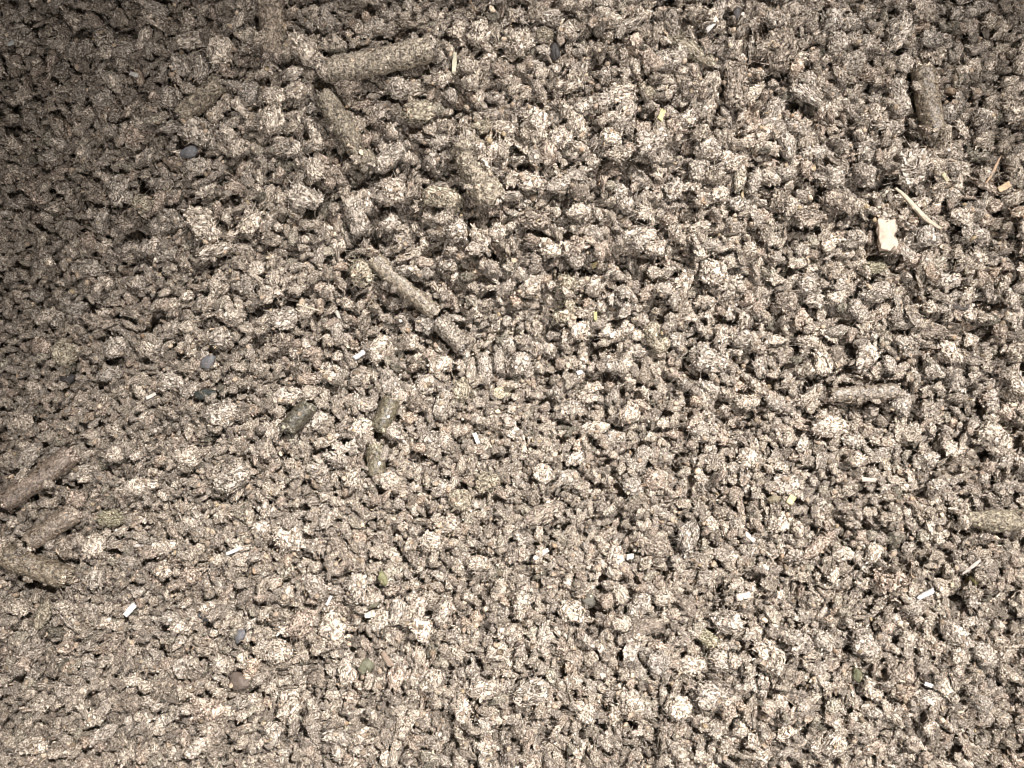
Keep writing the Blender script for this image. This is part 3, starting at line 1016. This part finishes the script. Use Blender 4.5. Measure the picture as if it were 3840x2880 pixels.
KERNELS = [
 (2, 0, 285, 270, 122, 76, -82, (.045, .038, .036), 'black oval kernel standing upright near the top edge', 'black oval kernel'),
 (0, 0, 1190, 960, 128, 82, 15, (.16, .155, .16), 'smooth slate grey kernel with a shine', 'slate grey kernel'),
 (0, 1, 350, 795, 116, 82, 25, (.055, .050, .048), 'matt black rounded kernel in the shaded left part', 'matt black kernel'),
 (0, 1, 1300, 680, 120, 84, 50, (.17, .165, .165), 'blue grey smooth fragment between crumbs', 'blue grey fragment'),
 (0, 1, 1265, 900, 150, 72, 8, (.035, .040, .034), 'black green sliver lying in a gap', 'black green sliver'),
 (3, 1, 1350, 320, 150, 105, 15, (.085, .070, .060), 'largest dark brown kernel, smooth, near the right edge', 'largest dark kernel'),
 (0, 2, 1510, 1140, 155, 106, -6, (.16, .125, .10), 'smooth rounded brown bean-like lump low on the left', 'brown bean-like lump'),
 (0, 2, 1500, 850, 98, 66, 75, (.15, .145, .15), 'small grey stone-like kernel above a round crumb', 'small grey kernel'),
 (0, 2, 1240, 740, 104, 62, -20, (.10, .10, .11), 'dark grey flat kernel', 'flat grey kernel'),
 (1, 2, 725, 640, 96, 66, 20, (.15, .14, .095), 'dull olive kernel behind the oval cream husk', 'dull olive kernel'),
 (1, 2, 690, 1060, 135, 98, -80, (.17, .165, .11), 'larger grey olive kernel, upright, by the bark chip', 'grey olive kernel'),
 (1, 2, 797, 460, 98, 56, -72, (.22, .21, .11), 'yellow green seed squeezed between crumbs', 'yellow green seed'),
 (2, 2, 515, 625, 96, 84, 0, (.13, .12, .095), 'round dusky olive kernel in a gap', 'dusky olive kernel'),
 (3, 2, 1430, 490, 100, 52, -30, (.27, .22, .10), 'golden olive seed flake near the right edge', 'golden olive seed'),
 (3, 0, 1275, 540, 98, 62, -12, (.24, .17, .11), 'polished tan seed right of the glossy upright pellet', 'polished tan seed'),
 (3, 2, 640, 1110, 98, 62, -75, (.13, .13, .075), 'moss green seed in the lower right part', 'moss green seed'),
 (3, 1, 90, 1600, 90, 50, 20, (.24, .2, .13), 'dull tan seed left of the square yellow chip', None),
 (2, 0, 1490, 35, 90, 56, 85, (.075, .065, .062), 'small dark grey kernel touching the top edge', None),
]
for c, r_, x, y, L, W, a, k, col, lab, short in CHIPS:
    if short: LAND.append((*tile(c, r_, x, y), short))
for c, r_, x, y, L, W, a, col, lab, short in KERNELS:
    if short: LAND.append((*tile(c, r_, x, y), short))

def kernel_geo(seed, e):
    r = np.random.default_rng(seed); off = r.uniform(-50, 50, 3); U, F = ICO[4]
    P = U * (1 + .22 * perlin(U * .9 + off) + .12 * perlin(U * 2.2 + off) + .035 * perlin(U * 7 + off))[:, None]
    P[:, 1] *= 1 - .25 * e * P[:, 0]
    P[:, 2] += .04 * np.exp(-(P[:, 1] / .12) ** 2) * -1
    return P, F
for i, (c, r_, x, y, L, W, ang, col, lab, short) in enumerate(KERNELS):
    px, py = tile(c, r_, x, y); wx, wy = spot(px, py); a = math.radians(ang)
    L *= TP / PPM; W *= TP / PPM; R = W / 2
    z = drop(wx, wy, L / 2, R, R * .8, a, 62, -.2); guard(wx, wy, L / 2, R, a, .95)
    V, F = kernel_geo(500 + i, random.uniform(-1, 1))
    V = V * np.array([L / 2, R, R * .75])
    nm = 'seed' if 'seed' in lab else 'kernel'
    o = bpy.data.objects.new(nm, make_mesh(nm, V * MM, F, M_smooth, lco=V * .5)); COL.objects.link(o)
    finish(o, (wx, wy, z), (random.gauss(0, .15), random.gauss(0, .15), a), label=lab, cat=nm, color=col)

# ---------------------------------------------------------------- the large crumbs one can count
TEMPL = {}
for k, n in (('B', 16), ('C', 20), ('E', 12), ('Q', 7), ('F', 5)):
    nm = {'B': 'feed_crumb', 'C': 'feed_crumb', 'E': 'pellet_fragment', 'Q': 'pellet_fragment', 'F': 'husk_flake'}[k]  # E pieces are elongated lumps, named along with the pellet stubs
    TEMPL[k] = []
    for j in range(n):
        V, F, Lc = crumb_geo(k, 1000 + 37 * j + ord(k), 5, 85, 40)
        TEMPL[k].append(bpy.data.objects.new(nm, make_mesh(nm, V, F, M_single, lco=Lc)))
CRUMBS = []
for ln in DATA.strip().splitlines():
    w = ln.split()
    if w[0] == 'T': tc, tr = int(w[1]), int(w[2]); continue
    x, y, L, W, ang = map(float, w[1:6])
    CRUMBS.append((w[0], *tile(tc, tr, x, y), L * TP, W * TP, ang, w[6]))

DIRS = ['right of', 'upper right of', 'above', 'upper left of', 'left of', 'lower left of', 'below', 'lower right of']
ORD = ['nearest', 'second', 'third', 'fourth', 'fifth', 'sixth', 'seventh', 'eighth', 'ninth', 'tenth', 'eleventh', 'twelfth']
TONEW = {'n': 'brown', 'p': 'pale', 'd': 'dark', 'o': 'olive', 'g': 'greyish', 'r': 'reddish', 'w': 'whitish', 'm': 'mossy green'}
SHAPEW = {'B': 'rounded crumb', 'C': 'lumpy crumb', 'E': 'elongated fragment', 'Q': 'blunt pellet stub', 'F': 'curled flake'}
GROUPW = {'B': 'large rounded and lumpy crumbs', 'C': 'large rounded and lumpy crumbs', 'E': 'pellet fragments among the crumbs',
          'Q': 'pellet fragments among the crumbs', 'F': 'curled flakes among the crumbs'}
sect = {}
for n, (k, px, py, L, W, ang, tone) in enumerate(CRUMBS):
    best = min(LAND, key=lambda l: (l[0] - px) ** 2 + (l[1] - py) ** 2)
    dx, dy = px - best[0], best[1] - py
    d = DIRS[int(round(math.atan2(dy, dx) / (math.pi / 4))) % 8]
    size = 'large ' if L * W > 140 * 105 else ('small ' if L * W < 70 * 60 else '')
    desc = f"{size}{TONEW[tone]} {SHAPEW[k]}"
    sect.setdefault((desc, d, best[2]), []).append((math.hypot(dx, dy), n))
LABELS = {}
for (desc, d, short), lst in sect.items():
    lst.sort()
    for q, (_, n) in enumerate(lst):
        LABELS[n] = f"{desc} {d} the {short}" if len(lst) == 1 else f"{desc}, {ORD[q]} such one {d} the {short}"

order = sorted(range(len(CRUMBS)), key=lambda i: -CRUMBS[i][3] * CRUMBS[i][4])
for rank, n in enumerate(order):
    k, px, py, L, W, ang, tone = CRUMBS[n]
    wx, wy = spot(px, py)
    L /= PPM; W /= PPM; a = math.radians(ang)
    src = TEMPL[k][rank % len(TEMPL[k])]
    o = src.copy(); o.name = {'m': 'mossy_crumb'}.get(tone, src.name.split('.')[0]) if k != 'F' else 'husk_flake'
    COL.objects.link(o)
    T = W * (.34 if k == 'F' else .72)
    z = drop(wx, wy, L / 2, W / 2, T / 2, a, 74, 0)
    guard(wx, wy, L / 2, W / 2, a)
    flip = random.choice((0, math.pi))
    o.scale = (L / 2 / ASPECT[k] * MM * .99, W / 2 * MM * .99, T / 2 * MM)
    t = TONE[tone]; j = random.uniform(.93, 1.07)
    cat = {'B': 'crumb', 'C': 'crumb', 'E': 'fragment', 'Q': 'fragment', 'F': 'flake'}[k]
    finish(o, (wx, wy, z), (random.uniform(-.35, .35) + (math.pi if random.random() < .5 else 0), random.gauss(0, .12), a + flip),
           label=LABELS[n], cat=cat, group=GROUPW[k] if tone != 'm' else 'mossy green crumbs', color=tuple(v * j for v in t))

# ---------------------------------------------------------------- smaller crumbs packed round the large ones
def fill2(n, smin, smax, cand, pct):
    done = 0
    while done < n:
        m = 4000
        xs = rng.uniform(-HX + 3, HX - 3, (m, cand)); ys = rng.uniform(-HY + 3, HY - 3, (m, cand))
        tz = terrain(xs, ys)
        ii = np.clip(((xs + HX) / RES).astype(int), 0, H.shape[1] - 1); jj = np.clip(((ys + HY) / RES).astype(int), 0, H.shape[0] - 1)
        for i in range(m):
            h = H[jj[i], ii[i]] - tz[i] + 50 * protect[jj[i], ii[i]]
            b = int(np.argmin(h))
            if h[b] > 40: continue
            u = random.random() ** 1.6
            add_stuff(xs[i][b], ys[i][b], smin + (smax - smin) * u, pct)
            done += 1
            if done >= n: break
fill2(NFILL, 1.3, 3.9, 3, 76)
print('SURFACE', float((H - TER).mean()), float((H - TER).std()))

# instance sources are built as plain meshes and only referenced by the node tree
def source_collection(name, geos, mat):
    c = bpy.data.collections.new(name)
    for i, (V, F, Lc) in enumerate(geos):
        o = bpy.data.objects.new(f'{name}_shape_{i:02d}', make_mesh(name, V, F, mat, lco=Lc))
        c.objects.link(o)
    return c

def scatter(name, src, pts, rot, scl, idx, label, cat):
    me = bpy.data.meshes.new(name)
    me.vertices.add(len(pts))
    me.vertices.foreach_set('co', (np.array(pts, np.float32) * MM).ravel())
    for an, tp, arr in (('rot', 'FLOAT_VECTOR', rot), ('scl', 'FLOAT_VECTOR', np.array(scl) * MM)):
        a = me.attributes.new(an, tp, 'POINT'); a.data.foreach_set('vector', np.array(arr, np.float32).ravel())
    a = me.attributes.new('idx', 'INT', 'POINT'); a.data.foreach_set('value', np.array(idx, np.int32))
    o = bpy.data.objects.new(name, me); COL.objects.link(o)
    ng = bpy.data.node_groups.new(name, 'GeometryNodeTree')
    ng.interface.new_socket('Geometry', in_out='INPUT', socket_type='NodeSocketGeometry')
    ng.interface.new_socket('Geometry', in_out='OUTPUT', socket_type='NodeSocketGeometry')
    gi, go = ng.nodes.new('NodeGroupInput'), ng.nodes.new('NodeGroupOutput')
    ci = ng.nodes.new('GeometryNodeCollectionInfo'); ci.inputs['Collection'].default_value = src
    ci.inputs['Separate Children'].default_value = True; ci.inputs['Reset Children'].default_value = True
    ip = ng.nodes.new('GeometryNodeInstanceOnPoints'); ip.inputs['Pick Instance'].default_value = True
    def attr(nm, tp):
        n = ng.nodes.new('GeometryNodeInputNamedAttribute'); n.data_type = tp; n.inputs['Name'].default_value = nm
        return [s for s in n.outputs if s.enabled and s.name == 'Attribute'][0]
    L = ng.links.new
    L(gi.outputs[0], ip.inputs['Points']); L(ci.outputs[0], ip.inputs['Instance'])
    L(attr('idx', 'INT'), ip.inputs['Instance Index'])
    e2r = ng.nodes.new('FunctionNodeEulerToRotation'); L(attr('rot', 'FLOAT_VECTOR'), e2r.inputs[0])
    L(e2r.outputs[0], ip.inputs['Rotation']); L(attr('scl', 'FLOAT_VECTOR'), ip.inputs['Scale'])
    L(ip.outputs[0], go.inputs[0])
    md = o.modifiers.new('scatter', 'NODES'); md.node_group = ng
    o['kind'] = 'stuff'; o['label'] = label; o['category'] = cat
    return o

src = source_collection('small_crumb', [crumb_geo(k, 5000 + 13 * i, 4, 50, 20) for i, k in enumerate(KINDS)], M_crumb)
scatter('loose_crumbs', src, stuff_pts, stuff_rot, stuff_scl, stuff_idx, 'mass of small fibrous brown feed crumbs packed between the larger ones', 'crumbs')

# fine scraps and fibres
def scrap_geo(seed):
    r = np.random.default_rng(seed); off = r.uniform(-50, 50, 3); kind = seed % 3
    if kind == 0:                                       # splinter
        U, F = ICO[2]; P = U * np.array([1, .30, .20])
    elif kind == 1:                                     # curled flake
        U, F = ICO[3]; P = U * np.array([1, .62, .14]); P[:, 2] += r.uniform(.2, .8) * P[:, 0] ** 2 * r.choice([-1, 1])
    else:                                               # grain
        U, F = ICO[2]; P = U * np.array([1, .75, .6])
    P = P * (1 + .5 * perlin(U * 1.2 + off) + .25 * perlin(U * 3 + off))[:, None]
    P[:, 1] += r.uniform(-.4, .4) * P[:, 0] ** 2
    return P, F, P.copy()
def fibre_geo(seed):
    r = np.random.default_rng(seed); S = np.linspace(-1, 1, 14); b = r.normal(size=3) * .5; b2 = r.normal(size=3) * .25
    C = np.array([np.array([s, 0, 0]) + b * s * s * [0.2, 1, .6] + b2 * math.sin(3 * s) for s in S]); wd = .028
    pts, fs = [], []
    for i, c in enumerate(C):
        w = wd * (1 - .6 * abs(S[i]) ** 2)
        for q in range(4): pts.append(c + w * np.array([0, math.cos(q * math.pi / 2), math.sin(q * math.pi / 2)]))
        if i:
            for q in range(4):
                A, B = (i - 1) * 4 + q, (i - 1) * 4 + (q + 1) % 4
                fs += [[A, B, B + 4], [A, B + 4, A + 4]]
    V = np.array(pts); return V, np.array(fs), V + r.uniform(-3, 3, 3)
NS = 18
geos = [scrap_geo(70 + i) for i in range(NS)] + [fibre_geo(170 + i) for i in range(8)]
src2 = source_collection('fine_scrap', geos, M_fine)
n = NFINE
xs = rng.uniform(-HX + 4, HX - 4, (n, 3)); ys = rng.uniform(-HY + 4, HY - 4, (n, 3))
hh = hval(xs, ys) - terrain(xs, ys); b = np.where(rng.random(n) < .25, hh.argmin(1), 0); ar = np.arange(n)
X, Y = xs[ar, b], ys[ar, b]
Z = hval(X, Y)
isf = rng.random(n) < .34
idx = np.where(isf, rng.integers(NS, NS + 8, n), rng.integers(0, NS, n))
sz = np.where(isf, rng.uniform(.5, 2.2, n), .22 + .75 * rng.random(n) ** 2.2)
e = .8
dzx = (hval(X + e, Y) - hval(X - e, Y)) / (2 * e); dzy = (hval(X, Y + e) - hval(X, Y - e)) / (2 * e)
Z = Z + np.where(isf, .05, .02)
rot = np.column_stack([np.clip(np.arctan(dzy), -.9, .9) + rng.normal(0, .35, n), np.clip(-np.arctan(dzx), -.9, .9) + rng.normal(0, .3, n), rng.uniform(0, math.tau, n)])
scatter('fine_scraps', src2, np.column_stack([X, Y, Z]), rot, np.column_stack([sz] * 3), idx, 'fine bran scraps and loose fibres strewn through the crumbs', 'scraps')

# ---------------------------------------------------------------- chips and straws laid on top
def chip_geo(L, W, T, seed, straw):
    r = np.random.default_rng(seed); off = r.uniform(-40, 40, 3)
    nx, na = (60 if straw else 28), 20
    t = np.linspace(-1, 1, nx); th = np.linspace(0, math.tau, na, endpoint=False) + .02
    A, B = np.meshgrid(t, th, indexing='ij')
    ex = 2.2 if straw else 5.0
    cy = np.sign(np.cos(B)) * np.abs(np.cos(B)) ** (2 / ex); cz = np.sign(np.sin(B)) * np.abs(np.sin(B)) ** (2 / ex)
    endn = perlin(np.column_stack([cy.ravel() * 1.5, cz.ravel() * 1.2, np.sign(A).ravel() * 4]) + off).reshape(A.shape)
    X = A * L / 2 + np.sign(A) * np.abs(A) ** 6 * endn * min(W, L * .3) * .6
    w = (1 - (.55 if straw else .12) * np.abs(A) ** (2 if straw else 5)) * (1 + .20 * perlin(np.column_stack([A.ravel() * 1.9, A.ravel() * 0, A.ravel() * 0]) + off).reshape(A.shape))
    V = np.column_stack([X.ravel(), (cy * W / 2 * w).ravel(), (cz * T / 2 * w).ravel()])
    g = perlin(V * np.array([.5, 9 / max(W, .5), 9 / max(W, .5)]) + off)
    V[:, 2] += g * T * .2; V[:, 1] += g * W * .07
    V[:, 2] += r.uniform(-.05, .12) * (V[:, 0] / (L / 2)) ** 2 * L
    V[:, 1] += r.uniform(-.05, .05) * np.sin(V[:, 0] / L * 4) * L
    idx = np.arange(nx * na).reshape(nx, na); nxt = np.roll(idx, -1, axis=1)
    a, b, c2, d2 = idx[:-1].ravel(), nxt[:-1].ravel(), nxt[1:].ravel(), idx[1:].ravel()
    F = np.concatenate([np.column_stack([a, b, c2]), np.column_stack([a, c2, d2])])
    base = len(V); V = np.vstack([V, V[idx[0]].mean(0), V[idx[-1]].mean(0)])
    F = np.concatenate([F, np.column_stack([nxt[0], idx[0], np.full(na, base)]), np.column_stack([idx[-1], nxt[-1], np.full(na, base + 1)])])
    return V, F
for i, (c, r_, x, y, L, W, ang, k, col, lab, short) in enumerate(CHIPS):
    px, py = tile(c, r_, x, y); wx, wy = spot(px, py); a = math.radians(ang)
    L *= TP / PPM; W *= TP / PPM; T = W * (.8 if k == 's' else .5)
    dx, dy = math.cos(a) * L * .42, math.sin(a) * L * .42
    ss = np.linspace(-1, 1, 15)
    hl = hval(wx + dx * ss, wy + dy * ss)
    sl, c0 = np.polyfit(ss * L * .42, hl, 1)
    sl = float(np.clip(sl, -.3, .3))
    z = float(np.percentile(hl - sl * ss * L * .42, 97)) + T * .45
    V, F = chip_geo(L, W, T, 800 + i, k == 's')
    nm = 'straw' if k == 's' else 'wood_chip'
    o = bpy.data.objects.new(nm, make_mesh(nm, V * MM, F, M_wood, lco=V * np.array([.5, .9, .9]))); COL.objects.link(o)
    rot = (Matrix.Rotation(a, 3, 'Z') @ Matrix.Rotation(-math.atan(sl), 3, 'Y') @ Matrix.Rotation(random.gauss(0, .15), 3, 'X')).to_euler()
    finish(o, (wx, wy, z), rot, label=lab, cat='straw' if k == 's' else 'chip', color=tuple(v * .95 for v in col))
